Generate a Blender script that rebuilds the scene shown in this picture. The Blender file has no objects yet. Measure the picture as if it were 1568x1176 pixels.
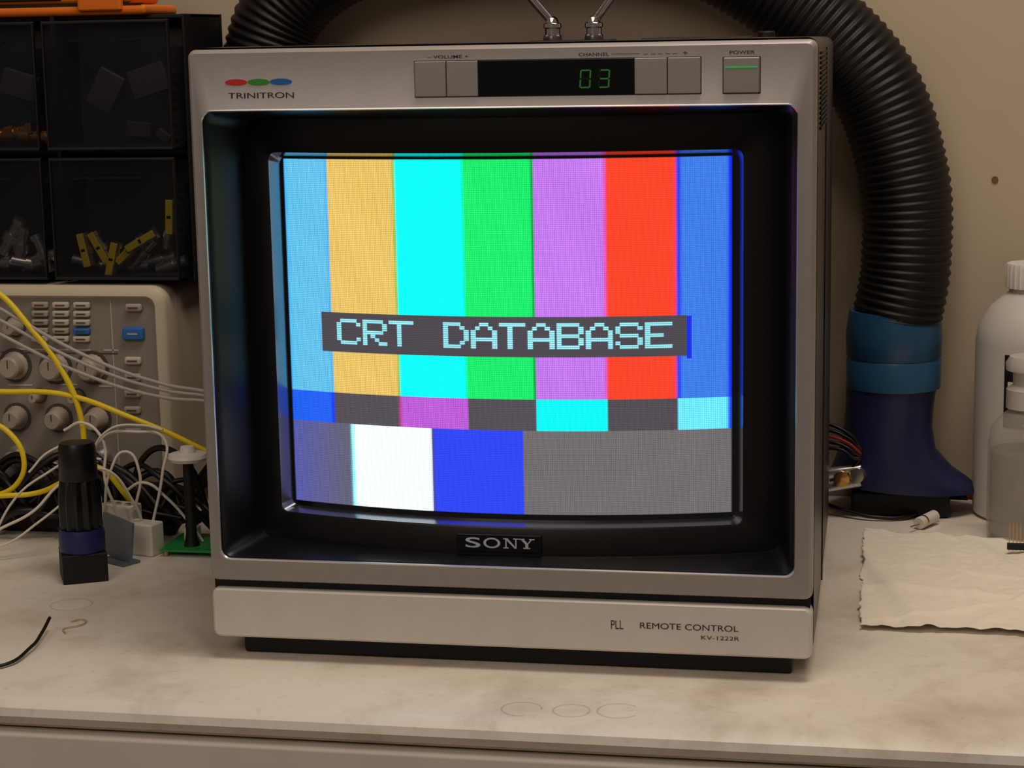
import bpy, math, random
import numpy as np
from mathutils import Vector, Matrix
random.seed(7); rng=np.random.default_rng(5)
sc=bpy.context.scene
sc.view_settings.view_transform='Standard'
sc.view_settings.look='None'
COL=sc.collection

# ------------------------------------------------------------------ helpers
def lin(c):
    c=c/255.0
    return c/12.92 if c<=0.04045 else ((c+0.055)/1.055)**2.4
def rgb(r,g,b): return (lin(r),lin(g),lin(b),1.0)
def mat(name,col,rough=0.5,metal=0.0,noise=0.0,nscale=40,bump=0.0,bscale=200,spec=0.5,emit=None,estr=1.0,coat=0.0,trans=0.0,alpha=1.0,col2=None,ior=1.45):
    m=bpy.data.materials.new(name); m.use_nodes=True
    nt=m.node_tree; b=nt.nodes['Principled BSDF']
    b.inputs['Base Color'].default_value=col
    b.inputs['Roughness'].default_value=rough
    b.inputs['Metallic'].default_value=metal
    b.inputs['Specular IOR Level'].default_value=spec
    b.inputs['Coat Weight'].default_value=coat
    b.inputs['Transmission Weight'].default_value=trans
    b.inputs['Alpha'].default_value=alpha
    b.inputs['IOR'].default_value=ior
    if emit is not None:
        b.inputs['Emission Color'].default_value=emit
        b.inputs['Emission Strength'].default_value=estr
    tc=nt.nodes.new('ShaderNodeTexCoord')
    if noise>0 or col2 is not None:
        n=nt.nodes.new('ShaderNodeTexNoise'); n.inputs['Scale'].default_value=nscale; n.inputs['Detail'].default_value=6
        nt.links.new(tc.outputs['Object'],n.inputs['Vector'])
        mx=nt.nodes.new('ShaderNodeMix'); mx.data_type='RGBA'
        mx.inputs['A'].default_value=col
        c2=col2 if col2 is not None else tuple([x*(1-noise) for x in col[:3]])+(1,)
        mx.inputs['B'].default_value=c2
        rmp=nt.nodes.new('ShaderNodeMapRange'); rmp.inputs['From Min'].default_value=0.35; rmp.inputs['From Max'].default_value=0.7
        nt.links.new(n.outputs['Fac'],rmp.inputs['Value'])
        nt.links.new(rmp.outputs['Result'],mx.inputs['Factor'])
        nt.links.new(mx.outputs['Result'],b.inputs['Base Color'])
    if bump>0:
        n2=nt.nodes.new('ShaderNodeTexNoise'); n2.inputs['Scale'].default_value=bscale; n2.inputs['Detail'].default_value=3
        nt.links.new(tc.outputs['Object'],n2.inputs['Vector'])
        bp=nt.nodes.new('ShaderNodeBump'); bp.inputs['Strength'].default_value=bump; bp.inputs['Distance'].default_value=0.001
        nt.links.new(n2.outputs['Fac'],bp.inputs['Height']); nt.links.new(bp.outputs['Normal'],b.inputs['Normal'])
    return m
def empty(name,loc=(0,0,0)):
    e=bpy.data.objects.new(name,None); e.empty_display_size=0.02; e.location=loc; COL.objects.link(e); return e
def link(o,parent=None):
    COL.objects.link(o)
    if parent is not None:
        o.parent=parent; o.matrix_parent_inverse=Matrix.Translation(-Vector(parent.location))
    return o
def mesh(name,v,f,m,parent=None,smooth=False,angle=None):
    me=bpy.data.meshes.new(name); me.from_pydata([tuple(p) for p in v],[],f); me.update()
    ms=m if isinstance(m,(list,tuple)) else [m]
    for x in ms: me.materials.append(x)
    if smooth:
        me.polygons.foreach_set('use_smooth',[True]*len(me.polygons))
        if angle: 
            try: me.set_sharp_from_angle(angle=math.radians(angle))
            except Exception: pass
    o=bpy.data.objects.new(name,me); link(o,parent); return o
def box(name,x0,x1,y0,y1,z0,z1,m,parent=None,bev=0.0,seg=3,rot=None):
    cx,cy,cz=(x0+x1)/2,(y0+y1)/2,(z0+z1)/2; a,b,c=(x1-x0)/2,(y1-y0)/2,(z1-z0)/2
    v=[(sx*a,sy*b,sz*c) for sx in(-1,1) for sy in(-1,1) for sz in(-1,1)]
    if rot is not None: v=[tuple(rot@Vector(p)) for p in v]
    v=[(p[0]+cx,p[1]+cy,p[2]+cz) for p in v]
    f=[(0,1,3,2),(4,6,7,5),(0,4,5,1),(2,3,7,6),(0,2,6,4),(1,5,7,3)]
    o=mesh(name,v,f,m,parent)
    if bev>0:
        md=o.modifiers.new('b','BEVEL'); md.width=bev; md.segments=seg; md.limit_method='ANGLE'
        o.data.polygons.foreach_set('use_smooth',[True]*6)
        w=o.modifiers.new('w','WEIGHTED_NORMAL'); w.keep_sharp=True
    return o
def lathe(name,prof,m,parent=None,loc=(0,0,0),n=40,rot=None,sx=1,sy=1,flute=0,fa=0.0,angle=40):
    v=[];f=[]
    for (r,z) in prof:
        for i in range(n):
            a=2*math.pi*i/n
            rr=r*(1-fa*(0.5+0.5*math.cos(flute*a))) if flute else r
            v.append((rr*math.cos(a)*sx,rr*math.sin(a)*sy,z))
    k=len(prof)
    for j in range(k-1):
        for i in range(n):
            f.append((j*n+i,j*n+(i+1)%n,(j+1)*n+(i+1)%n,(j+1)*n+i))
    f.append(tuple(range(n-1,-1,-1))); f.append(tuple((k-1)*n+i for i in range(n)))
    if rot is not None: v=[tuple(rot@Vector(p)) for p in v]
    v=[(p[0]+loc[0],p[1]+loc[1],p[2]+loc[2]) for p in v]
    return mesh(name,v,f,m,parent,True,angle)
def align(d):
    return Vector((0,0,1)).rotation_difference(Vector(d).normalized()).to_matrix()
def rod(name,p0,p1,r,m,parent=None,r2=None,n=20):
    p0=Vector(p0);p1=Vector(p1);d=p1-p0;L=d.length
    r2=r if r2 is None else r2
    return lathe(name,[(r*0.9,0),(r,min(.0005,L*.1)),(r2,L-min(.0005,L*.1)),(r2*0.9,L)],m,parent,p0,n,align(d))
def cable(name,pts,r,m,parent=None,cyc=False):
    c=bpy.data.curves.new(name,'CURVE'); c.dimensions='3D'; c.bevel_depth=r; c.bevel_resolution=4; c.resolution_u=10; c.use_fill_caps=True
    s=c.splines.new('BEZIER'); s.bezier_points.add(len(pts)-1)
    for bp,p in zip(s.bezier_points,pts):
        bp.co=p; bp.handle_left_type='AUTO'; bp.handle_right_type='AUTO'
    s.use_cyclic_u=cyc
    c.materials.append(m); o=bpy.data.objects.new(name,c); link(o,parent); return o
def text(name,s,x0,x1,z0,z1,y,m,parent=None,bold=0.0,ext=0.00008,rot=(math.pi/2,0,0)):
    c=bpy.data.curves.new(name,'FONT'); c.body=s; c.size=1.0; c.extrude=0; c.offset=bold
    c.materials.append(m)
    o=bpy.data.objects.new(name,c); COL.objects.link(o)
    bpy.context.view_layer.update()
    bb=o.bound_box; xs=[p[0] for p in bb]; ys=[p[1] for p in bb]
    w=max(xs)-min(xs); h=max(ys)-min(ys)
    sx=(x1-x0)/w; sy=(z1-z0)/h
    o.scale=(sx,sy,1); o.rotation_euler=rot
    o.location=(x0-min(xs)*sx,y,z0-min(ys)*sy)
    if parent is not None:
        o.parent=parent; o.matrix_parent_inverse=Matrix.Translation(-Vector(parent.location))
    return o
def rr(x0,x1,z0,z1,r,ns=24,nc=6):
    pts=[]
    cs=[(x1-r,z0+r,-90),(x1-r,z1-r,0),(x0+r,z1-r,90),(x0+r,z0+r,180)]
    for k,(cx,cz,a0) in enumerate(cs):
        for i in range(nc+1):
            a=math.radians(a0+90*i/nc); pts.append((cx+r*math.cos(a),cz+r*math.sin(a)))
        nx=cs[(k+1)%4]; a=math.radians(a0+90)
        p=(cx+r*math.cos(a),cz+r*math.sin(a)); q=(nx[0]+r*math.cos(a),nx[1]+r*math.sin(a))
        for i in range(1,ns):
            t=i/ns; pts.append((p[0]+(q[0]-p[0])*t,p[1]+(q[1]-p[1])*t))
    return pts
def loft(name,rings,m,parent=None,cap0=False,cap1=False,midx=None,smooth=True,angle=35):
    n=len(rings[0]); v=[p for r in rings for p in r]; f=[]; mi=[]
    for j in range(len(rings)-1):
        for i in range(n):
            f.append((j*n+i,j*n+(i+1)%n,(j+1)*n+(i+1)%n,(j+1)*n+i)); mi.append(midx[j] if midx else 0)
    if cap0: f.append(tuple(range(n-1,-1,-1))); mi.append(0)
    if cap1: f.append(tuple((len(rings)-1)*n+i for i in range(n))); mi.append(midx[-1] if midx else 0)
    o=mesh(name,v,f,m,parent,smooth,angle)
    o.data.polygons.foreach_set('material_index',mi)
    return o
def ring(p,y): return [(a,(y(a) if callable(y) else y),b) for a,b in p]

# ------------------------------------------------------------------ materials
M_wall=mat('wall_paint',rgb(190,172,148),0.85,noise=0.06,nscale=6,bump=0.15,bscale=60)
M_silver=mat('silver_paint',rgb(170,163,160),0.45,0.35,noise=0.05,nscale=90,bump=0.04,bscale=900)
M_silver_lit=mat('silver_panel_lit',rgb(218,211,202),0.45,0.12,noise=0.05,nscale=60,bump=0.04,bscale=900)  # lighter silver: overhead light on the lower panel is put into the colour
M_edge=mat('rim_highlight',rgb(205,200,198),0.28,0.7)  # highlight along the opening rim, put into a paler, shinier colour
M_button=mat('button_silver',rgb(160,154,149),0.4,0.3)
M_black=mat('black_plastic',rgb(15,14,16),0.36,bump=0.05,bscale=1500)
M_lip=mat('gloss_black',rgb(150,152,160),0.20,0.95)
M_body=mat('cabinet_shell',rgb(38,32,31),0.38,noise=0.2,nscale=30,bump=0.1,bscale=700)
M_rub=mat('rubber_black',rgb(12,11,12),0.6)
M_gap=mat('gap_black',rgb(8,8,9),0.5)
M_window=mat('display_window',rgb(6,7,9),0.12)
M_ink=mat('ink_dark',rgb(38,34,36),0.5)
M_ink2=mat('badge_letters',rgb(215,215,220),0.4,0.3)
M_red=mat('logo_red',rgb(205,45,40),0.4); M_grn=mat('logo_green',rgb(50,150,50),0.4); M_blu=mat('logo_blue',rgb(40,100,185),0.4)
M_led=mat('led_green',rgb(10,60,20),0.3,emit=rgb(40,170,70),estr=0.7)
M_seg=mat('segment_green',rgb(5,30,5),0.3,emit=rgb(44,115,44),estr=0.55)
M_segoff=mat('segment_off',rgb(8,22,12),0.3)
M_chrome=mat('chrome',rgb(215,212,208),0.12,1.0)
M_brass=mat('brass',rgb(205,160,90),0.25,1.0)
M_nickel=mat('nickel',rgb(200,197,192),0.3,0.9)
M_yel=mat('cable_yellow',rgb(232,202,30),0.45)
M_ylab=mat('label_yellow',rgb(245,208,40),0.5)
M_grey=mat('cable_grey',rgb(165,158,152),0.5)
M_wht=mat('wire_white',rgb(215,205,190),0.5)
M_blk=mat('wire_black',rgb(14,13,14),0.4)
M_white=mat('plastic_white',rgb(222,216,206),0.4)
M_org=mat('plastic_orange',rgb(226,112,18),0.4)

# ------------------------------------------------------------------ room
wall=box('wall_back',-1.6,1.6,0.475,0.575,-0.75,1.9,M_wall)
fl=box('floor',-1.6,1.6,-2.2,0.575,-0.80,-0.75,mat('floor_vinyl',rgb(110,95,80),0.6,noise=0.2,nscale=5))
nick=lathe('wall_chip',[(0.0002,-.001),(0.0022,-.0006),(0.0026,0.0008)],mat('chip_brown',rgb(110,80,60),0.8),None,(0.301,0.4748,0.254),14,Matrix.Rotation(math.pi/2,3,'X'))

# table material: off-white laminate with smudges
mt=bpy.data.materials.new('laminate_top'); mt.use_nodes=True; nt=mt.node_tree; b=nt.nodes['Principled BSDF']
tc=nt.nodes.new('ShaderNodeTexCoord')
n1=nt.nodes.new('ShaderNodeTexNoise'); n1.inputs['Scale'].default_value=11; n1.inputs['Detail'].default_value=9; n1.inputs['Roughness'].default_value=0.66; n1.inputs['Distortion'].default_value=0.25
n2=nt.nodes.new('ShaderNodeTexNoise'); n2.inputs['Scale'].default_value=140; n2.inputs['Detail'].default_value=4
for n in (n1,n2): nt.links.new(tc.outputs['Object'],n.inputs['Vector'])
r1=nt.nodes.new('ShaderNodeValToRGB'); r1.color_ramp.elements[0].position=0.48; r1.color_ramp.elements[0].color=rgb(232,222,208); r1.color_ramp.elements[1].position=0.85; r1.color_ramp.elements[1].color=rgb(176,156,130)
nt.links.new(n1.outputs['Fac'],r1.inputs['Fac'])
r2=nt.nodes.new('ShaderNodeMapRange'); r2.inputs['From Min'].default_value=0.60; r2.inputs['From Max'].default_value=0.8; r2.inputs['To Max'].default_value=0.30
nt.links.new(n2.outputs['Fac'],r2.inputs['Value'])
mx=nt.nodes.new('ShaderNodeMix'); mx.data_type='RGBA'; mx.inputs['B'].default_value=rgb(150,130,105)
nt.links.new(r2.outputs['Result'],mx.inputs['Factor']); nt.links.new(r1.outputs['Color'],mx.inputs['A']); nt.links.new(mx.outputs['Result'],b.inputs['Base Color'])
b.inputs['Roughness'].default_value=0.42
M_apron=mat('laminate_front',rgb(236,226,212),0.5,noise=0.06,nscale=20)
table=empty('workbench',(0,0.19,0))
# slab with rounded front lip (profile extruded along x)
prof=[(0.472,0.0),(-0.078,0.0),(-0.084,-0.0012),(-0.0885,-0.0045),(-0.090,-0.009),(-0.0885,-0.0135),(-0.084,-0.0165),(-0.078,-0.0175),(0.472,-0.0175)]
v=[];f=[]
for x in (-1.2,1.2):
    for (y,z) in prof: v.append((x,y,z))
n=len(prof)
for i in range(n): f.append((i,(i+1)%n,n+(i+1)%n,n+i))
f.append(tuple(range(n-1,-1,-1))); f.append(tuple(n+i for i in range(n)))
mesh('bench_top',v,f,mt,table,True,30)
box('bench_front',-1.2,1.2,-0.0895,-0.06,-0.15,-0.0188,M_apron,table,0.003)
box('bench_seam',-1.2,1.2,-0.080,-0.05,-0.0196,-0.0172,mat('seam',rgb(90,76,64),0.7),table)
for i,(x,y) in enumerate([(-1.15,-0.03),(1.15,-0.03),(-1.15,0.44),(1.15,0.44)]):
    box('leg_%d'%i,x-.025,x+.025,y-.025,y+.025,-0.75,-0.0172,M_apron,table,0.004)
# faint ring stains left by cups
def trans(name,col,a,rough=.3):
    m=bpy.data.materials.new(name); m.use_nodes=True; nt=m.node_tree; b=nt.nodes['Principled BSDF']
    b.inputs['Base Color'].default_value=col; b.inputs['Roughness'].default_value=rough
    t=nt.nodes.new('ShaderNodeBsdfTransparent'); t.inputs[0].default_value=(.92,.92,.92,1) if a>.2 else (1,1,1,1); mx=nt.nodes.new('ShaderNodeMixShader'); mx.inputs[0].default_value=a
    nt.links.new(t.outputs[0],mx.inputs[1]); nt.links.new(b.outputs[0],mx.inputs[2]); nt.links.new(mx.outputs[0],nt.nodes['Material Output'].inputs[0]); return m
M_stain=trans('ring_stain',rgb(130,108,84),.17,.6)
for i,(x,y,r) in enumerate([(.022,-.064,.0115),(.050,-.063,.0105),(.076,-.060,.0120),(-.315,.10,.014)]):
    v=[];nn=48;a1=360 if i%2 else 290
    for rr_ in (r-.0009,r+.0004):
        for k in range(nn+1):
            a=math.radians(20*i+a1*k/nn); v.append((x+rr_*math.cos(a),y+rr_*math.sin(a),.0002))
    mesh('stain_%d'%i,v,[(k,k+1,nn+2+k,nn+1+k) for k in range(nn)],M_stain,table)

# ------------------------------------------------------------------ television
tv=empty('crt_television',(0,0.19,0))
gl=lambda x:0.021+0.021*(x/0.134)**2
pl=lambda x:gl(x)-0.009
op=(-0.172,0.1695,0.0640,0.3300)
def ins(b,dx0,dx1,dz0,dz1): return (b[0]+dx0,b[1]-dx1,b[2]+dz0,b[3]-dz1)
O=(-0.180,0.180,0.0495,0.3655)
rings=[ring(rr(*O,0.0045),0.035),ring(rr(*O,0.0045),0.004),ring(rr(*ins(O,.0006,.0006,.0004,.0006),0.0042),0.0015),
       ring(rr(*ins(O,.0022,.0022,.0012,.0022),0.0035),0.0),
       ring(rr(*ins(op,-.0013,-.0013,-.0013,-.0013),0.0065),0.0),
       ring(rr(*ins(op,-.0005,-.0005,-.0005,-.0005),0.0062),-0.0004),
       ring(rr(*op,0.006),0.0004),ring(rr(*op,0.006),0.004)]
loft('bezel_frame',rings,[M_silver,M_edge,M_black],tv,midx=[0,0,0,0,1,1,2])
P0=ins(op,.0115,.0095,.0035,.0055)
S0=(-0.1450,0.1378,0.0848,0.3045)
S1=(-0.1392,0.1330,0.0876,0.3010)
rings=[ring(rr(*op,0.006),0.003),ring(rr(*ins(op,.003,.003,.001,.0015),0.006),0.006),
       ring(rr(*ins(P0,-.001,-.001,-.0006,-.001),0.009),lambda x:pl(x)-0.0015),
       ring(rr(*P0,0.008),pl),
       ring(rr(*ins(S0,-.0012,-.0012,-.0012,-.0012),0.0062),pl),
       ring(rr(*S0,0.005),lambda x:pl(x)+0.0007),
       ring(rr(*S1,0.004),lambda x:gl(x)+0.0012)]
loft('screen_surround',rings,[M_black,M_lip],tv,midx=[0,0,0,0,0,1])
# lower panel
L=(-0.180,0.180,0.0140,0.0452)
rings=[ring(rr(*L,0.005),0.03),ring(rr(*L,0.005),0.003),ring(rr(*ins(L,.0006,.0006,.0006,.0004),0.0046),0.001),ring(rr(*ins(L,.002,.002,.002,.0014),0.0035),-0.0002),
       ring(rr(*ins(L,.02,.02,.008,.008),0.003),-0.0004)]
lp=loft('lower_panel',rings,M_silver_lit,tv,cap1=True)
box('panel_gap',-0.1785,0.1785,0.004,0.03,0.044,0.051,M_gap,tv)
# cabinet shell: tapered rear
def brect(y,a,zt,zb,r=0.006): return ring(rr(-a,a,zb,zt,r),y)
loft('cabinet',[brect(0.012,.1803,.3665,.015),brect(0.05,.1806,.3668,.0145),brect(0.33,.1800,.3660,.0145),brect(0.375,.176,.360,.018,.012),brect(0.385,.166,.35,.03,.012)],M_body,tv,cap1=True)
box('foot',-0.166,0.168,0.016,0.35,0.0,0.018,M_rub,tv,0.002)
for i in range(16):
    z=0.315+i*0.0028
    box('vent_%d'%i,0.1800,0.1817,0.030,0.13,z,z+0.0013,M_rub,tv)
box('shell_seam',0.1798,0.1812,0.15,0.1515,0.02,0.36,M_rub,tv)
box('carry_recess',0.06,0.13,0.2,0.24,0.3655,0.3675,M_rub,tv,0.001)
lathe('rear_knob',[(0.006,0),(0.006,0.004),(0.005,0.005)],M_rub,tv,(0.135,0.30,0.3655),24)
# badge
box('badge_plate',-0.0295,0.0215,0.0105,0.016,0.0695,0.0805,M_window,tv,0.0006)
B='badge_letter_'
yb=0.0103
text(B+'s','S',-0.0240,-0.0150,0.0722,0.0785,yb,M_ink2,tv,0.012)
text(B+'o','O',-0.0132,-0.0030,0.0722,0.0785,yb,M_ink2,tv,0.008)
def poly(name,pts,y,m,parent):
    v=[(a,y,b) for a,b in pts]+[(a,y+0.0004,b) for a,b in pts]; k=len(pts)
    f=[tuple(range(k)),tuple(range(2*k-1,k-1,-1))]+[(i,k+i,k+(i+1)%k,(i+1)%k) for i in range(k)]
    return mesh(name,v,f,m,parent)
zb,zt=0.0723,0.0784
def q(a,b,c,d): return [(a,c),(b,c),(b,d),(a,d)]
nx=-0.0012
for i,p in enumerate([q(nx+.0012,nx+.0020,zb,zt),q(nx+.0072,nx+.0080,zb,zt),[(nx+.0008,zt),(nx+.0026,zt),(nx+.0080,zb),(nx+.0068,zb)],
      q(nx,nx+.0032,zb,zb+.0006),q(nx,nx+.0022,zt-.0006,zt),q(nx+.0060,nx+.0092,zt-.0006,zt)]):
    poly('badge_n_%d'%i,p,yb-0.00002*i,M_ink2,tv)
nx=0.0082
for i,p in enumerate([[(nx+.0006,zt),(nx+.0026,zt),(nx+.0056,zb+.0028),(nx+.0040,zb+.0026)],[(nx+.0074,zt),(nx+.0084,zt),(nx+.0056,zb+.0028),(nx+.0048,zb+.0028)],
      q(nx+.0038,nx+.0056,zb,zb+.003),q(nx+.0026,nx+.0068,zb,zb+.0006),q(nx,nx+.0034,zt-.0006,zt),q(nx+.0062,nx+.0094,zt-.0006,zt)]):
    poly('badge_y_%d'%i,p,yb-0.00002*i,M_ink2,tv)
# logo
for nm,x,m in (('red',-.1505,M_red),('green',-.1370,M_grn),('blue',-.1237,M_blu)):
    pts=[(x+.0066*math.cos(2*math.pi*i/36),.3468+.0018*math.sin(2*math.pi*i/36)) for i in range(36)]
    poly('logo_'+nm,pts,-0.0003-(.00005 if nm=='green' else 0),m,tv)
text('logo_text','TRINITRON',-.1555,-.1162,.3376,.3408,-0.0003,M_ink,tv,0.002)
# control strip
box('control_recess',-.0452,.1172,-0.0002,0.003,.3366,.3574,M_ink,tv,0.0004)
for i,(a,b_) in enumerate([(-.0447,-.0267),(-.0263,-.0084),(.0802,.0982),(.0986,.1167)]):
    box('button_%d'%i,a,b_,-0.0013,0.002,.3371,.3569,M_button,tv,0.0005)
box('display_window',-.0081,.0799,-0.0008,0.002,.3371,.3569,M_window,tv,0.0003)
box('power_recess',.1286,.1496,-0.0002,0.003,.3364,.3570,M_ink,tv,0.0005)
box('power_button',.1292,.1490,-0.0016,0.002,.3370,.3564,M_button,tv,0.0007)
box('power_led',.1305,.1478,-0.0019,-0.001,.3507,.3515,M_led,tv)
def digit(x,z,w,h,on,idx):
    t=0.00080; s=0.0007  # slant
    segs={'a':(x+t,x+w-t,z+h-t,z+h),'g':(x+t,x+w-t,z+h/2-t/2,z+h/2+t/2),'d':(x+t,x+w-t,z,z+t),
          'f':(x,x+t,z+h/2+t*.5,z+h-t*.5),'b':(x+w-t,x+w,z+h/2+t*.5,z+h-t*.5),'e':(x,x+t,z+t*.5,z+h/2-t*.5),'c':(x+w-t,x+w,z+t*.5,z+h/2-t*.5)}
    for k,(a,b2,c,d) in segs.items():
        sh=lambda zz:(zz-z)/h*s
        poly('digit_%d_%s'%(idx,k),[(a+sh(c),c),(b2+sh(c),c),(b2+sh(d),d),(a+sh(d),d)],-0.0013,M_seg if k in on else M_segoff,tv)
digit(.0492,.3408,.0062,.0102,'abcdef',0)
digit(.0598,.3408,.0062,.0102,'abcdg',1)
text('label_volume','– VOLUME +',-.0372,-.0137,.3584,.3602,-0.0003,M_ink,tv,0.004)
text('label_channel','CHANNEL',.0490,.0660,.3584,.3602,-0.0003,M_ink,tv,0.004)
poly('label_rule',q(.0672,.0830,.3592,.3594),-0.0001,M_ink,tv)
text('label_dash','– – – – –  +',.0850,.1095,.3584,.3602,-0.0003,M_ink,tv,0.004)
text('label_power','POWER',.1325,.1463,.3582,.3600,-0.0003,M_ink,tv,0.004)
text('label_tuner','PLL',.0640,.0712,.0288,.0340,-0.0007,M_ink,tv,-0.004)
text('label_remote','REMOTE CONTROL',.0810,.1380,.0297,.0333,-0.0007,M_ink,tv,0.0)
text('label_model','KV-1222R',.1165,.1385,.0244,.0268,-0.0007,M_ink,tv,0.0)

# --- picture tube face, emissive picture in a colour attribute
NX,NZ=900,680
gx0,gx1,gz0,gz1=-0.1405,0.1345,0.0866,0.3024
xs=np.linspace(gx0,gx1,NX); zs=np.linspace(gz0,gz1,NZ)
X,Z=np.meshgrid(xs,zs)
def L3(r,g,b_): return np.array([lin(r),lin(g),lin(b_)])
img=np.zeros((NZ,NX,3))
px0,px1,pz0,pz1=-0.1372,0.1308,0.0905,0.3003
bx=[px0,-.1085,-.0650,-.0230,.0180,.0597,.1000,px1]
bars=[L3(92,180,220),L3(218,182,96),L3(0,255,246),L3(20,222,100),L3(182,112,224),L3(244,62,36),L3(56,116,216)]
r2c=[L3(30,90,230),L3(78,72,78),L3(176,86,200),L3(76,72,78),L3(0,240,240),L3(74,70,76),L3(100,218,245)]
r3x=[px0,-.0975,-.0458,.0098,px1]; r3c=[L3(92,90,112),L3(238,252,255),L3(40,64,230),L3(104,99,102)]
inp=(X>=px0)&(X<=px1)&(Z>=pz0)&(Z<=pz1)
z12,z23=0.1600,0.1412
for i in range(7):
    m_=(X>=bx[i])&(X<bx[i+1])&(Z>=z12); img[m_]=bars[i]
    m_=(X>=bx[i])&(X<bx[i+1])&(Z<z12)&(Z>=z23); img[m_]=r2c[i]
for i in range(4):
    m_=(X>=r3x[i])&(X<r3x[i+1])&(Z<z23); img[m_]=r3c[i]
def fringe(x,w,c,zlo,zhi,k=0.8):
    a=(np.exp(-((X-x)/w)**2)*k*((Z>=zlo)&(Z<=zhi)))[...,None]
    return a,c
for (x,w,c,lo,hi,k) in [(bx[3]-.0006,.0008,L3(0,230,120),z12,pz1,.8),(bx[2]-.0008,.0009,L3(120,180,60),z12,pz1,.8),(bx[4]-.0006,.0008,L3(10,120,50),z12,pz1,.9),
      (bx[5]-.0006,.0009,L3(230,60,140),z12,pz1,.7),(bx[6]+.0007,.0014,L3(25,50,225),z12,pz1,.95),(bx[1]-.0007,.0009,L3(60,160,230),z12,pz1,.6),
      (bx[2],.0012,L3(190,60,140),z23,z12,.6),(r3x[1]+.0006,.0012,L3(120,240,255),pz0,z23,.9),(r3x[2]+.0006,.0010,L3(70,60,60),pz0,z23,.7),(px1-.0008,.0014,L3(0,20,240),z23,pz1,.95),
      (px0+.0006,.0012,L3(60,170,240),z12,pz1,.6),(bx[1]-.0008,.001,L3(10,30,230),z23,z12,.8)]:
    a,c=fringe(x,w,c,lo,hi,k); img=img*(1-a)+a*c
# beam-landing tint lower left
tint=np.clip(1-(X-px0)/0.035,0,1)[...,None]*(Z<z23)[...,None]
img=img*(1-0.5*tint)+L3(72,80,190)*0.5*tint
def blur(a,k,ax):
    out=np.zeros_like(a); ws=np.exp(-(np.arange(-k,k+1)/(k*0.6))**2); ws/=ws.sum()
    for w_,s_ in zip(ws,range(-k,k+1)): out+=w_*np.roll(a,s_,ax)
    return out
img*=inp[...,None]
img=blur(img,2,1)
ripple=1+0.035*np.sin(2*math.pi*(X/0.0042+Z/0.030))+0.03*np.sin(2*math.pi*(X/0.0031-Z/0.042))
ripple+=0.03*rng.standard_normal((NZ,NX))
img*=ripple[...,None]
# text box and glyphs
m_=(X>-.1153)&(X<.1052)&(Z>.1850)&(Z<.2088); img[m_]=L3(70,66,72)
G={'C':['.####.','#....#','#.....','#.....','#.....','#....#','.####.'],
'R':['#####.','#....#','#....#','#####.','#.#...','#..#..','#...##'],
'T':['######','..#...','..#...','..#...','..#...','..#...','..#...'],
'D':['####..','#...#.','#....#','#....#','#....#','#...#.','####..'],
'A':['..##..','.#..#.','#....#','#....#','######','#....#','#....#'],
'B':['#####.','#....#','#....#','#####.','#....#','#....#','#####.'],
'S':['.####.','#....#','#.....','.####.','.....#','#....#','.####.'],
'E':['######','#.....','#.....','####..','#.....','#.....','######']}
tx0,tx1,tz0,tz1=-.1050,.0985,.1898,.2052
cw=(tx1-tx0)/12.0; row=(tz1-tz0)/7; col=cw*0.90/6
tm=np.zeros((NZ,NX))
for ci,ch in enumerate('CRT DATABASE'):
    if ch==' ': continue
    for ry,line in enumerate(G[ch]):
        zt_=tz1-ry*row
        for cx,cc in enumerate(line):
            if cc=='#':
                x_=tx0+ci*cw+cx*col
                tm[(X>=x_-col*.05)&(X<x_+col*1.12)&(Z<=zt_)&(Z>zt_-row)]=1
tm=blur(tm,1,1)
ph=((tz1-Z)/row*2)%1.0
tm*=np.clip(1.30-2.5*np.abs(ph-0.5),0.05,1)
img=img*(1-tm[...,None])+tm[...,None]*L3(150,240,255)*1.15
box_fringe=((X>.1052)&(X<.1080)&(Z>.1835)&(Z<.2085)); img[box_fringe]=L3(20,40,215)  # blue colour fringe along the right edge of the text box
img=np.clip(img,0,2)
v=np.stack([X,gl(X),Z],-1).reshape(-1,3)
idx=np.arange(NX*NZ).reshape(NZ,NX)
f=np.stack([idx[:-1,:-1],idx[:-1,1:],idx[1:,1:],idx[1:,:-1]],-1).reshape(-1,4)
me=bpy.data.meshes.new('picture_tube'); me.vertices.add(len(v)); me.vertices.foreach_set('co',v.ravel())
me.loops.add(f.size); me.loops.foreach_set('vertex_index',f.ravel().astype(np.int32))
me.polygons.add(len(f)); me.polygons.foreach_set('loop_start',np.arange(0,f.size,4,dtype=np.int32))
me.update(); me.validate()
me.polygons.foreach_set('use_smooth',np.ones(len(f),dtype=bool))
at=me.color_attributes.new('picture','FLOAT_COLOR','POINT')
at.data.foreach_set('color',np.concatenate([img.reshape(-1,3),np.ones((NX*NZ,1))],1).ravel())
ms=bpy.data.materials.new('phosphor_screen'); ms.use_nodes=True; nt=ms.node_tree; b=nt.nodes['Principled BSDF']
b.inputs['Base Color'].default_value=rgb(22,22,24); b.inputs['Roughness'].default_value=0.12
ca=nt.nodes.new('ShaderNodeAttribute'); ca.attribute_name='picture'
tc=nt.nodes.new('ShaderNodeTexCoord'); sp=nt.nodes.new('ShaderNodeSeparateXYZ'); nt.links.new(tc.outputs['Object'],sp.inputs[0])
def math_(op_,a,b_=None,c_=None):
    n=nt.nodes.new('ShaderNodeMath'); n.operation=op_
    for i,x in enumerate((a,b_,c_)):
        if x is None: continue
        if isinstance(x,(int,float)): n.inputs[i].default_value=x
        else: nt.links.new(x,n.inputs[i])
    return n.outputs[0]
sz=math_('SINE',math_('MULTIPLY',sp.outputs['Z'],2*math.pi/0.00110))
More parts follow.
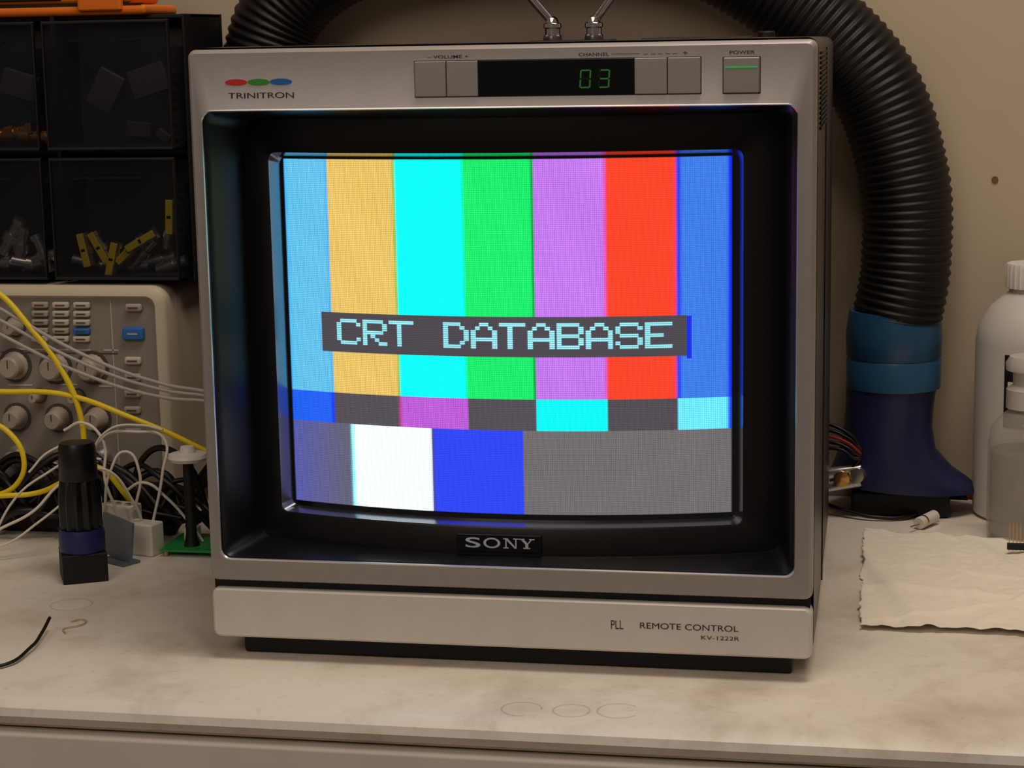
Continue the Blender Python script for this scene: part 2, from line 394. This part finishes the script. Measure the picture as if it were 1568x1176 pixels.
sx=math_('SINE',math_('MULTIPLY',sp.outputs['X'],2*math.pi/0.00105))
mod=math_('ADD',math_('MULTIPLY',sz,0.20),math_('MULTIPLY',sx,0.18))
mod=math_('ADD',mod,math_('MULTIPLY',math_('MULTIPLY',sx,sz),0.14))
mod=math_('ADD',mod,1.04)
vm=nt.nodes.new('ShaderNodeVectorMath'); vm.operation='SCALE'; nt.links.new(ca.outputs['Color'],vm.inputs[0]); nt.links.new(mod,vm.inputs['Scale'])
nt.links.new(vm.outputs[0],b.inputs['Emission Color']); b.inputs['Emission Strength'].default_value=1.15
me.materials.append(ms)
o=bpy.data.objects.new('picture_tube',me); link(o,tv)

# ------------------------------------------------------------------ antenna
an=empty('telescopic_antenna',(0,0.30,0.366))
box('mount',-0.030,0.028,0.285,0.315,0.3650,0.3668,M_rub,an,0.0005)
for nm,x,d in (('a',-0.0155,(-.66,.03,.75)),('b',0.0140,(.60,.03,.80))):
    lathe('collar_'+nm,[(.0062,0),(.0067,.001),(.0067,.0035),(.0056,.0045),(.0056,.0085),(.0066,.0095),(.0064,.0120),(.0045,.013)],M_chrome,an,(x,0.30,0.3662),28)
    p=Vector((x,0.30,0.379)); d=Vector(d).normalized()
    lathe('pivot_'+nm,[(.0008,-.0046),(.0038,-.0035),(.0046,0),(.0038,.0035),(.0008,.0046)],M_chrome,an,p,20,align((0,1,0)))
    rod('rod1_'+nm,p,p+d*.16,.0030,M_chrome,an); rod('rod2_'+nm,p+d*.16,p+d*.30,.0023,M_chrome,an); rod('rod3_'+nm,p+d*.30,p+d*.42,.0016,M_chrome,an)
    lathe('tip_'+nm,[(.001,-.003),(.003,-.0015),(.003,.0015),(.001,.003)],M_chrome,an,p+d*.422,16)

# ------------------------------------------------------------------ extractor hose
hs=empty('fume_extractor_hose',(0,0.425,0.2))
cp=[(-.262,.10),(-.268,.20),(-.272,.30),(-.268,.360),(-.243,.405),(-.18,.438),(-.05,.452),(.06,.437),(.141,.395),(.204,.335),(.231,.262),(.234,.196),(.228,.152)]
cp=[(cp[0][0]*2-cp[1][0],cp[0][1]*2-cp[1][1])]+cp+[(cp[-1][0]*2-cp[-2][0],cp[-1][1]*2-cp[-2][1])]
pts=[]
for i in range(1,len(cp)-2):
    p0,p1,p2,p3=[np.array(c) for c in cp[i-1:i+3]]
    for t in np.linspace(0,1,60,endpoint=False):
        pts.append(0.5*((2*p1)+(-p0+p2)*t+(2*p0-5*p1+4*p2-p3)*t*t+(-p0+3*p1-3*p2+p3)*t**3))
pts=np.array(pts); dl=np.r_[0,np.cumsum(np.linalg.norm(np.diff(pts,axis=0),axis=1))]
pitch=0.0064; spr=6; N=int(dl[-1]/pitch*spr); ss=np.linspace(0,dl[-1],N)
cx=np.interp(ss,dl,pts[:,0]); cz=np.interp(ss,dl,pts[:,1])
tx=np.gradient(cx);tz=np.gradient(cz);tl=np.hypot(tx,tz);tx/=tl;tz/=tl
rings=[]; prof_=[0,0.55,1,1,0.55,0]
for i in range(N):
    r=0.0328+0.0015*prof_[i%spr]
    rings.append([(cx[i]+(-tz[i])*r*math.cos(a),0.428+r*math.sin(a),cz[i]+tx[i]*r*math.cos(a)) for a in np.linspace(0,2*math.pi,33)[:-1]])
M_hose=mat('hose_black',rgb(17,16,17),0.48,bump=0.05,bscale=400,spec=.35)
loft('corrugated_hose',rings,M_hose,hs,angle=80)
M_tape=mat('tape_blue',rgb(38,84,122),0.35,noise=0.25,nscale=30,bump=0.3,bscale=90)
M_noz=mat('nozzle_navy',rgb(36,38,78),0.4,noise=0.2,nscale=20)
lathe('cuff',[(.0335,.098),(.0358,.0985),(.0362,.120),(.0352,.1215),(.0362,.123),(.0366,.140),(.0352,.152),(.0343,.158),(.033,.1582)],M_tape,hs,(.226,.430,0),48)
nz=[]
for t,z,xc,rx,ry in [(0,.099,.2245,.0345,.034),(.2,.085,.2235,.0335,.034),(.4,.068,.2225,.0335,.035),(.6,.052,.2230,.036,.036),(.8,.038,.2270,.045,.038),(.93,.029,.2320,.0535,.039),(1,.024,.2340,.0570,.039),(1,.021,.2340,.0570,.039),(1,.022,.234,.054,.036)]:
    nz.append([(xc+rx*math.cos(a),.430+ry*math.sin(a),z-0.10*(rx*math.cos(a))*(t>0.5)*0.6) for a in np.linspace(0,2*math.pi,49)[:-1]])
loft('nozzle',nz,M_noz,hs,angle=50,cap1=True)
box('nozzle_shade',.195,.27,.405,.455,0.0,.020,M_rub,hs,0.003)  # black block added in place of the dark shadow beneath the nozzle

# ------------------------------------------------------------------ right: bottles, towel, parts
bt=empty('chemical_bottle',(.331,.428,0))
lathe('bottle_body',[(.040,0),(.0435,.003),(.044,.02),(.044,.135),(.042,.148),(.033,.162),(.024,.170),(.020,.173),(.020,.180)],mat('hdpe_white',rgb(204,198,190),.45),bt,(.331,.428,0),56)
lathe('bottle_cap',[(.0225,.176),(.0232,.1765),(.0232,.192),(.0222,.1945),(.010,.195)],M_white,bt,(.331,.428,0),60,flute=30,fa=.04)
M_lab=mat('label_black',rgb(24,24,28),.4)
v=[];f=[]
for k,z in enumerate((.075,.130)):
    for i in range(21):
        a=math.radians(237+i*5); v.append((.331+.0443*math.cos(a),.428+.0443*math.sin(a),z))
f=[(i,i+1,22+i,21+i) for i in range(20)]
mesh('bottle_label',v,f,M_lab,bt,True)
v=[];f=[]
for k,z in enumerate((.106,.110)):
    for i in range(9):
        a=math.radians(241+i*4); v.append((.331+.0446*math.cos(a),.428+.0446*math.sin(a),z))
mesh('label_print',v,[(i,i+1,10+i,9+i) for i in range(8)],M_white,bt,True)
pb=empty('pump_bottle',(.323,.350,0))
M_ldpe=trans('ldpe_clear',rgb(215,208,198),.30,.15)
lathe('bottle_shell',[(.026,0),(.0285,.002),(.029,.01),(.029,.072),(.0275,.082),(.020,.092),(.0145,.096),(.0145,.103)],M_ldpe,pb,(.323,.350,0.0005),48)
lathe('liquid',[(.0255,.002),(.0272,.004),(.0272,.0660),(.0268,.0662)],trans('solvent',rgb(150,144,138),.40,.1),pb,(.323,.350,.0005),40)
lathe('pump_collar',[(.0165,.098),(.0170,.0985),(.0170,.112),(.0150,.1135),(.0125,.115),(.0125,.124),(.0175,.126),(.0180,.131),(.0150,.136),(.006,.1365)],trans('pump_plastic',rgb(214,208,200),.75,.25),pb,(.323,.350,0),44)
# paper towel : thin, soft creases, ragged edges
tw=[];n1_,n2_=150,150
def crease(x,y,a,c,w): 
    d=(x*math.cos(a)+y*math.sin(a)-c)/w
    return math.exp(-d*d)
CR=[(random.uniform(0,math.pi),0,0) for _ in range(16)]
CR=[(a,(random.uniform(.21,.36))*math.cos(a)+random.uniform(.12,.34)*math.sin(a),random.uniform(.0025,.008)) for a,_,_ in CR]
CA=[random.uniform(-.0012,.0024) for _ in CR]
from mathutils import noise as mn
for j in range(n2_):
    for i in range(n1_):
        u=i/(n1_-1);w=j/(n2_-1)
        lx=.2055+.003*mn.noise(Vector((w*9,0,3)))+.002*mn.noise(Vector((w*30,0,5)))
        x=lx+(.41-lx)*u
        yb_=.108+.004*mn.noise(Vector((u*9,4,0)))+.002*mn.noise(Vector((u*40,1,0))); yt=.356-.05*u+.003*mn.noise(Vector((u*12,8,0)))
        y=yb_+(yt-yb_)*w
        z=.0032+sum(A*crease(x,y,*c) for c,A in zip(CR,CA))
        z+=.0022*mn.noise(Vector((x*28,y*20,1)))+.0013*abs(mn.noise(Vector((x*70,y*50,7))))+.0005*mn.noise(Vector((x*180,y*180,2)))
        tw.append((x,y,max(.0005,z)))
f=[(j*n1_+i,j*n1_+i+1,(j+1)*n1_+i+1,(j+1)*n1_+i) for j in range(n2_-1) for i in range(n1_-1)]
tow=mesh('paper_towel',tw,f,mat('tissue',rgb(242,232,216),.9,bump=.3,bscale=450),None,True)
md=tow.modifiers.new('s','SOLIDIFY'); md.thickness=.0004; md.offset=1
ph_=empty('pin_header',(.325,.296,.008))
box('header_body',.306,.345,.294,.2975,.0060,.0105,M_rub,ph_,.0003)
for i in range(15):
    box('pin_%d'%i,.3072+i*.00254,.3078+i*.00254,.2955,.2961,.0050,.0255,M_brass,ph_)
rs=empty('ceramic_resistor',(.250,.375,.004))
rod('resistor_body',(.246,.368,.0050),(.258,.388,.0064),.0046,M_white,rs); rod('lead_1',(.240,.359,.0045),(.247,.369,.0045),.0006,M_brass,rs); rod('lead_2',(.257,.387,.006),(.262,.396,.004),.0006,M_brass,rs); rod('resistor_band',(.2488,.3727,.0053),(.2500,.3747,.0054),.0048,M_brass,rs)
pg=empty('banana_plug_lead',(.28,.452,.01))
rod('plug_orange',(.284,.445,.012),(.302,.440,.010),.0055,M_org,pg,.0045); rod('plug_black',(.258,.452,.012),(.285,.445,.012),.0075,M_rub,pg,.0065)
cable('plug_lead',[(.258,.452,.012),(.24,.40,.003),(.215,.392,.003),(.19,.40,.006),(.17,.41,.01)],.0016,M_blk,pg)
ac=empty('alligator_clip',(.19,.40,.04))
rod('jaw_upper',(.178,.402,.034),(.203,.398,.040),.0050,M_nickel,ac,.0030); rod('jaw_lower',(.178,.402,.024),(.203,.396,.029),.0050,M_nickel,ac,.0030)
lathe('clip_pivot',[(.002,-.006),(.006,-.005),(.006,.005),(.002,.006)],M_brass,ac,(.188,.397,.032),20,align((0,1,0)))
lathe('clip_screw',[(.001,-.004),(.0058,-.003),(.0058,.003),(.001,.004)],M_nickel,ac,(.200,.395,.035),20,align((.3,1,0)))
rod('clip_tail',(.170,.405,.028),(.180,.402,.028),.005,M_nickel,ac,.004)
M_rw=mat('wire_red',rgb(150,40,30),.5)
for i in range(5):
    cable('clip_wire_%d'%i,[(.172,.400,.075-i*.005),(.188,.396,.070-i*.004),(.200,.395,.060-i*.003),(.202,.397,.050),(.195,.398,.038)],.0015,M_rw if i==2 else M_blk,ac)
cable('clip_lead',[(.172,.405,.026),(.17,.42,.01),(.16,.43,.002)],.0016,M_blk,ac)

# ------------------------------------------------------------------ left: oscilloscope
M_case=mat('scope_case',rgb(200,186,162),.5,noise=.06,nscale=20)
M_face=mat('scope_face',rgb(138,130,121),.5)
M_dk=mat('scope_dark',rgb(70,65,64),.5); M_lt=mat('scope_light',rgb(190,180,166),.45); M_sb=mat('scope_blue',rgb(45,105,175),.4)
M_kn=mat('scope_knob',rgb(165,152,136),.5)
os_=empty('oscilloscope',(-.46,.37,0))
SX=lambda px,py:-.447+.000527*px-.000034*(py-440)
SZ=lambda py:.1885-.00051*(py-440)
box('scope_body',-.64,-.316,.315,.455,.020,.1885,M_case,os_,.012,6)
O2=(-.64,-.3145,.020,.1895)
loft('scope_bezel',[ring(rr(*O2,.012),.325),ring(rr(*O2,.012),.304),ring(rr(*ins(O2,.002,.002,.002,.002),.011),.3005),ring(rr(*ins(O2,.008,.008,.006,.0075),.008),.2995),ring(rr(*ins(O2,.010,.010,.008,.0095),.006),.3030)],M_case,os_,angle=60)
box('scope_panel',-.631,-.3235,.3028,.312,.027,.181,M_face,os_)
for i,(a,b_) in enumerate(((-.60,-.56),(-.38,-.34))):
    box('scope_foot_%d'%i,a,b_,.32,.44,0,.022,M_rub,os_,.003)
box('scope_screen',-.625,-.475,.3015,.305,.055,.165,M_window,os_,.002)
k=0
for row_,py in enumerate((467,480,493,506,518)):
    for cpx in (62,94,126):
        x=SX(cpx,py);z=SZ(py)
        lit=(row_ in (0,1,2) and cpx>62) or row_==4
        box('key_%d'%k,x-.0066,x+.0066,.2985,.3035,z-.0024,z+.0024,M_sb if (row_==3 and cpx==126) else (M_lt if lit else M_kn),os_,.0014)
        box('keylabel_%d'%k,x-.0038,x+.0038,.2982,.2986,z-.0005,z+.0005,M_dk,os_); k+=1
for py,mm in ((470,M_kn),(509,M_sb),(550,M_lt),(575,M_kn),(600,M_kn),(625,M_kn)):
    x=SX(205,py);z=SZ(py); w_=.0085 if py==509 else .0066; h_=.0050 if py==509 else .003
    box('key_%d'%k,x-w_,x+w_,.2985,.3035,z-h_,z+h_,mm,os_,.0018); k+=1
    box('keylabel_%d'%k,x-.004,x+.004,.2982,.2986,z-.0006,z+.0006,M_dk if mm is not M_sb else M_lt,os_)
for i,(px,py,r) in enumerate([(22,500,.0065),(22,560,.0100),(85,562,.0100),(142,562,.0098),(25,640,.0085),(90,640,.0085),(150,640,.0085),(60,606,.0045),(120,606,.0045)]):
    x=SX(px,py);z=SZ(py)
    lathe('knob_%d'%i,[(r*1.1,0),(r*1.1,.002),(r*.9,.004),(r*.85,.013),(r*.7,.0145)],M_kn,os_,(x,.303,z),36,Matrix.Rotation(math.pi/2,3,'X'),flute=18,fa=.03)
    lathe('knobring_%d'%i,[(r*1.35,0),(r*1.35,.0012)],M_dk,os_,(x,.3032,z),36,Matrix.Rotation(math.pi/2,3,'X'))
    box('knobmark_%d'%i,x-.0004,x+.0004,.2882,.2886,z,z+r*.6,M_dk,os_)
for i,px in enumerate((25,92,155)):
    x=SX(px,665);z=.066
    lathe('bnc_%d'%i,[(.0085,0),(.0085,.003),(.0062,.003),(.0062,.014),(.0045,.014),(.0045,.010)],M_nickel,os_,(x,.303,z-.01),30,Matrix.Rotation(math.pi/2,3,'X'))
for i,(px,py,w_) in enumerate([(45,535,.03),(110,535,.03),(170,535,.012),(30,590,.02),(100,588,.02),(165,590,.014),(205,655,.012),(60,455,.03),(120,455,.02)]):
    x=SX(px,py);z=SZ(py); box('legend_%d'%i,x-w_/2,x+w_/2,.3024,.3029,z-.0006,z+.0006,M_lt,os_)
box('panel_line',SX(168,470),SX(168,470)+.0008,.3024,.3029,.05,.178,M_lt,os_)
box('panel_line2',SX(0,540),SX(180,540),.3024,.3029,SZ(540)-.0004,SZ(540)+.0004,M_dk,os_)

# ------------------------------------------------------------------ organizer
og=empty('parts_organizer',(-.46,.37,.19))
M_org_b=mat('organizer_black',rgb(18,17,18),.4)
M_int=mat('drawer_inside',rgb(38,38,42),.5)
M_smoke=trans('smoke_plastic',rgb(26,28,32),.30,.12)
ox0,ox1=-.62,-.300; oz0,oz1=.1895,.3915
box('organizer_back',ox0,ox1,.410,.416,oz0,oz1,M_org_b,og)
box('organizer_side_r',ox1-.0025,ox1,.330,.412,oz0,oz1,M_org_b,og,.0008)
box('organizer_side_l',ox0,ox0+.0025,.330,.412,oz0,oz1,M_org_b,og,.0008)
for i,z in enumerate((oz0,.2870,oz1-.003)):
    box('shelf_%d'%i,ox0,ox1,.345,.412,z,z+.003,M_org_b,og,.0006)
cols=[(-.4040,-.3040),(-.5100,-.4100),(-.6160,-.5160)]
for i,(a,b_) in enumerate(cols[:-1]): box('divider_%d'%i,a-.0045,a-.0015,.334,.412,oz0,oz1,M_org_b,og)
rows=[(.2915,.3875),(.1935,.2860)]
for i,(a,b_) in enumerate(cols):
    for j,(c,d) in enumerate(rows):
        t='%d%d'%(i,j)
        box('drawer_front_'+t,a,b_,.3065,.3080,c,d,M_smoke,og,.0006)
        box('drawer_rim_top_'+t,a,b_,.3050,.3090,d-.0025,d,M_org_b,og,.001)
        box('drawer_rim_bot_'+t,a,b_,.3050,.3090,c,c+.0025,M_org_b,og,.001)
        box('drawer_rim_l_'+t,a,a+.0018,.3050,.3090,c,d,M_org_b,og,.0008)
        box('drawer_rim_r_'+t,b_-.0018,b_,.3050,.3090,c,d,M_org_b,og,.0008)
        box('drawer_side_l_'+t,a,a+.0012,.3080,.400,c,d-.02,M_smoke,og)
        box('drawer_side_r_'+t,b_-.0012,b_,.3080,.400,c,d-.02,M_smoke,og)
        box('drawer_pull_'+t,a+.022,b_-.022,.2975,.3070,d-.016,d-.0135,M_smoke,og,.0012)
        box('drawer_floor_'+t,a+.002,b_-.002,.3085,.405,c+.001,c+.003,M_int,og)
        box('drawer_back_'+t,a+.002,b_-.002,.370,.372,c+.003,d-.006,M_int,og)
# contents
def bnc(x,z,y,d,s=1.0,lab=False,i=0):
    d=Vector(d).normalized(); p=Vector((x,y,z)); R=align(d)
    if lab:
        box('tag_%d'%i,x-.0028,x+.0028,y-.0075,y-.006,z-.013,z+.013,M_ylab,og,.0005,2,Matrix.Rotation(math.atan2(d.x,d.z),3,'Y'))
        for kk in (-1,1): box('tagmark_%d_%d'%(i,kk),x-.0016,x+.0016,y-.0077,y-.0074,z-.001,z+.001,M_dk,og,0,2,Matrix.Rotation(math.atan2(d.x,d.z),3,'Y'))
    lathe('connector_%d'%i,[(.003*s,-.014*s),(.0045*s,-.014*s),(.0045*s,-.004*s),(.006*s,-.004*s),(.006*s,.002*s),(.004*s,.002*s),(.004*s,.010*s),(.005*s,.010*s),(.005*s,.014*s),(.002*s,.014*s)],M_nickel if lab or i>20 else M_brass,og,p,20,R)
T=[(-.3840,.2150,(-.2,0,1)),(-.3730,.2165,(-.5,0,.9)),(-.3620,.2080,(.25,0,1)),(-.3490,.2140,(.9,0,.8)),(-.3380,.2220,(.9,0,.5)),(-.3150,.2400,(.05,0,1)),(-.3210,.2270,(.2,0,.9)),(-.3300,.2060,(1,0,.2)),(-.3880,.2040,(1,0,-.2)),(-.3520,.2000,(1,0,.1)),(-.3420,.2120,(.6,0,.7)),(-.3680,.2010,(1,0,-.1)),(-.3200,.2020,(1,0,.3))]
for i,(x,z,d) in enumerate(T): bnc(x,z,.322+.003*(i%2)+(.012 if i>5 else 0),d,.9,i<6,i if i<6 else 40+i)
for i,(x,z,d) in enumerate([(-.422,.206,(1,0,.4)),(-.437,.217,(.2,0,1)),(-.419,.212,(-.4,0,1)),(-.448,.204,(1,0,0)),(-.430,.203,(.8,.3,-.2)),(-.445,.225,(.5,0,.8))]): bnc(x,z,.322,d,1.1,False,30+i)
for i,(x,z,d) in enumerate([(-.450,.3030,(1,0,.05)),(-.426,.3020,(1,0,-.1)),(-.438,.304,(1,0,.2))]): bnc(x,z,.322,d,1.25,False,10+i)
for i,(x,z,w_,h_,a) in enumerate([(-.370,.335,.022,.03,.5),(-.335,.342,.03,.022,-.3),(-.345,.305,.02,.012,.1),(-.325,.300,.012,.008,.6),(-.44,.34,.03,.02,.3)]):
    box('part_%d'%i,x-w_/2,x+w_/2,.340,.346,z-h_/2,z+h_/2,mat('part_grey_%d'%i,rgb(62,59,64),.4),og,.001,2,Matrix.Rotation(a,3,'Y'))
# orange tool on top
tl=empty('tool_case',(-.40,.36,.392))
box('case_base',-.56,-.332,.335,.405,.3915,.3990,M_org,tl,.003)
box('case_lid',-.56,-.345,.338,.402,.4000,.4300,M_org,tl,.004)
box('case_latch',-.385,-.350,.331,.338,.3945,.4100,M_org,tl,.002)
box('case_window',-.47,-.40,.3365,.3385,.4030,.4150,M_rub,tl,.001)
box('case_hinge_slot',-.56,-.336,.3360,.342,.3985,.4002,M_rub,tl)

# ------------------------------------------------------------------ left clutter
sp_=empty('cable_connector',(-.333,.165,0))
R30=Matrix.Rotation(math.radians(28),3,'Z')
box('connector_base',-.333-.0155,-.333+.0155,.165-.0155,.165+.0155,0,.0205,M_rub,sp_,.0008,2,R30)
lathe('blue_collar',[(.0150,.0205),(.0160,.021),(.0160,.033),(.0150,.0365)],mat('collar_blue',rgb(34,38,92),.4),sp_,(-.333,.165,0),40)
lathe('fluted_grip',[(.0140,.0365),(.0150,.0375),(.0150,.060),(.0135,.070),(.0130,.0715)],M_black,sp_,(-.333,.165,0),72,flute=12,fa=.13)
lathe('strain_relief',[(.0132,.0715),(.0135,.072),(.0128,.0945),(.0115,.0975),(.004,.0980)],M_black,sp_,(-.333,.165,0),40)

yc=empty('probe_cable',(-.38,.25,.1))
cable('yellow_1',[(-.50,.24,.225),(-.428,.25,.193),(-.402,.25,.166),(-.377,.25,.131),(-.366,.25,.101),(-.364,.25,.070),(-.366,.255,.03),(-.38,.26,.004)],.0022,M_yel,yc)
yc2=empty('probe_cable',(-.38,.26,.1))
cable('yellow_2',[(-.50,.25,.118),(-.428,.25,.1165),(-.377,.25,.1150),(-.326,.25,.0985),(-.285,.26,.078),(-.25,.28,.05),(-.23,.30,.01)],.0020,M_yel,yc2)
yc3=empty('probe_cable',(-.42,.26,.05))
cable('yellow_3',[(-.445,.25,.096),(-.424,.25,.086),(-.413,.25,.067),(-.418,.25,.048),(-.44,.25,.036),(-.47,.25,.035)],.0020,M_yel,yc3)
cable('yellow_4',[(-.47,.24,.037),(-.428,.245,.038),(-.4025,.25,.040),(-.382,.25,.049),(-.36,.255,.060),(-.34,.26,.04),(-.33,.27,.01)],.0020,M_yel,yc3)
gc=empty('ribbon_lead',(-.35,.25,.14))
for k_,dz in enumerate((0,-.0045,-.0100)):
    cable('strand_%d'%k_,[(-.47,.25,.204+dz*2),(-.428,.25,.181+dz*2),(-.3515,.25,.1410+dz*1.4),(-.300,.25,.124+dz),(-.26,.255,.115+dz*.6),(-.22,.28,.08),(-.21,.30,.01)],.0014,M_grey,gc)
ww=empty('hookup_wire',(-.34,.24,.05))
W_=[[(-.365,.24,.003),(-.358,.24,.05),(-.345,.24,.085),(-.318,.24,.090),(-.300,.245,.085),(-.300,.24,.060),(-.31,.24,.02)],
[(-.350,.23,.003),(-.345,.23,.04),(-.352,.235,.07),(-.338,.235,.092),(-.315,.24,.095),(-.298,.24,.092)],
[(-.44,.20,.003),(-.415,.20,.022),(-.39,.21,.035),(-.37,.22,.055),(-.34,.225,.065),(-.32,.23,.04),(-.315,.24,.012)],
[(-.44,.19,.010),(-.41,.20,.012),(-.385,.21,.028),(-.36,.22,.048)],
[(-.375,.24,.09),(-.36,.24,.096),(-.345,.24,.083),(-.343,.235,.055),(-.335,.235,.03),(-.33,.235,.008)],
[(-.40,.23,.06),(-.385,.235,.075),(-.37,.24,.078),(-.355,.24,.06)],
[(-.345,.235,.030),(-.338,.235,.062),(-.328,.24,.075),(-.318,.24,.060),(-.322,.238,.032)],
[(-.43,.215,.004),(-.405,.22,.045),(-.385,.225,.060),(-.36,.23,.072),(-.345,.235,.070)],
[(-.33,.24,.045),(-.315,.24,.052),(-.300,.245,.040),(-.285,.25,.020),(-.275,.25,.006)]]
for i,p in enumerate(W_): cable('wire_%d'%i,p,.0009 if i%2 else .0011,M_wht,ww)
bk=empty('black_wire_bundle',(-.38,.26,.03))  # black wires, multiplied to deepen the shade below the scope
for i in range(34):
    x=-.49+.24*i/33; z0_=.010+.04*random.random(); yy=.262+.022*random.random(); s_=random.choice((-1,1)); L_=random.uniform(.02,.06)
    cable('bundle_%d'%i,[(x-L_*s_,yy,.004+.02*random.random()),(x-.012*s_,yy-.004,z0_+random.uniform(0,.02)),(x+.015*s_,yy+.004,z0_+.022*random.random()),(x+L_*.8*s_,yy,.004+.03*random.random())],.0018+.0014*random.random(),M_blk,bk)
box('shade_filler',-.47,-.31,.284,.298,0.0,.040,M_rub,bk,.004)  # invented black block, added to darken the shadowed gap under the scope
tb=empty('terminal_block',(-.33,.25,0))
Rz=Matrix.Rotation(math.radians(-15),3,'Z')
box('block_1',-.352,-.324,.236,.256,.018,.034,M_white,tb,.0015,3,Rz)
box('block_2',-.328,-.302,.226,.242,0,.024,M_white,tb,.0015,3,Rz)
box('block_support',-.350,-.326,.238,.254,0,.019,M_grey,tb,.001,2,Rz)
for i in range(3): lathe('screw_%d'%i,[(.0022,0),(.0022,.002)],M_nickel,tb,(-.345+i*.008,.246-i*.002,.0335),14)
hb=empty('heatsink_bracket',(-.326,.21,0))
M_bg=mat('bracket_blue',rgb(110,118,130),.4,.3)
Rp=Matrix.Rotation(math.radians(-28),3,'Z')@Matrix.Rotation(math.radians(8),3,'Y')
box('bracket_plate',-.340,-.308,.206,.2085,.003,.034,M_bg,hb,.0006,2,Rp)
box('bracket_flange',-.338,-.310,.200,.216,0,.0022,M_bg,hb,.0006,2,Matrix.Rotation(math.radians(-28),3,'Z'))
gp=empty('circuit_board',(-.27,.255,0))
box('board',-.300,-.215,.225,.275,.004,.0056,mat('pcb_green',rgb(40,150,70),.4,noise=.3,nscale=200),gp,.0003)
for i,(x,y,w_,h_) in enumerate([(-.285,.256,.010,.010),(-.262,.260,.014,.006),(-.245,.245,.008,.012)]): box('component_%d'%i,x-w_/2,x+w_/2,y-.005,y+.005,.0056,.0056+h_,M_white if i!=1 else M_rub,gp,.0006)
for i,(x,y) in enumerate([(-.296,.229),(-.219,.229),(-.296,.271),(-.219,.271)]): lathe('standoff_%d'%i,[(.002,0),(.002,.004)],M_brass,gp,(x,y,0),12)
ds=empty('white_knob_post',(-.278,.240,0))
lathe('post_stem',[(.006,0.0056),(.005,.009),(.004,.015),(.004,.070)],M_rub,ds,(-.280,.240,0),20)
lathe('post_disc',[(.004,.069),(.013,.0695),(.0145,.072),(.0135,.0745),(.006,.0755),(.005,.080),(.002,.0805)],M_white,ds,(-.280,.240,0),36)
tw2=empty('zip_tie_offcut',(-.305,0,0))
cable('tie',[(-.34,-.045,.0025),(-.303,-.036,.0020),(-.297,-.003,.004),(-.300,.020,.006),(-.304,.041,.009)],.0011,M_blk,tw2)
cw_=empty('wire_offcut',(-.29,.05,0))
cable('offcut',[(-.2915,.036,.001),(-.2965,.045,.001),(-.290,.052,.001),(-.288,.060,.001),(-.2935,.066,.001),(-.298,.060,.001)],.0004,mat('wire_tan',rgb(190,165,130),.5),cw_)

# ------------------------------------------------------------------ light
def area(name,loc,target,sx,sy,e,col):
    l=bpy.data.lights.new(name,'AREA'); l.shape='RECTANGLE'; l.size=sx; l.size_y=sy; l.energy=e; l.color=col
    o=bpy.data.objects.new(name,l); o.location=loc; o.rotation_euler=(Vector(target)-Vector(loc)).to_track_quat('-Z','Y').to_euler(); COL.objects.link(o); return o
area('ceiling_lamp',(0.28,-0.16,1.40),(0.10,0.10,0.1),0.8,0.35,9.6,(1.0,.86,.72))
area('room_lamp',(-0.4,-2.0,1.5),(0,0,0.05),1.0,1.0,9.5,(1.0,.88,.77))
w=bpy.data.worlds.new('room_ambient'); sc.world=w; w.use_nodes=True
w.node_tree.nodes['Background'].inputs[0].default_value=rgb(150,136,124); w.node_tree.nodes['Background'].inputs[1].default_value=0.36

# ------------------------------------------------------------------ camera
F=4240.0
cd=bpy.data.cameras.new('camera'); cd.sensor_fit='HORIZONTAL'; cd.sensor_width=36; cd.lens=F/2212*36; cd.clip_start=0.02
cam=bpy.data.objects.new('camera',cd); COL.objects.link(cam)
yaw,pitch,roll=.1887,.1748,-.0185
cy,sy=math.cos(yaw),math.sin(yaw)
fw=Vector((-sy*math.cos(pitch),cy*math.cos(pitch),-math.sin(pitch))); r_=Vector((cy,sy,0)); u_=r_.cross(fw)
c,s=math.cos(roll),math.sin(roll); R=c*r_+s*u_; U=-s*r_+c*u_
Mx=Matrix(((R.x,U.x,-fw.x,.2166),(R.y,U.y,-fw.y,-1.0933),(R.z,U.z,-fw.z,.3694),(0,0,0,1)))
cam.matrix_world=Mx
sc.camera=cam
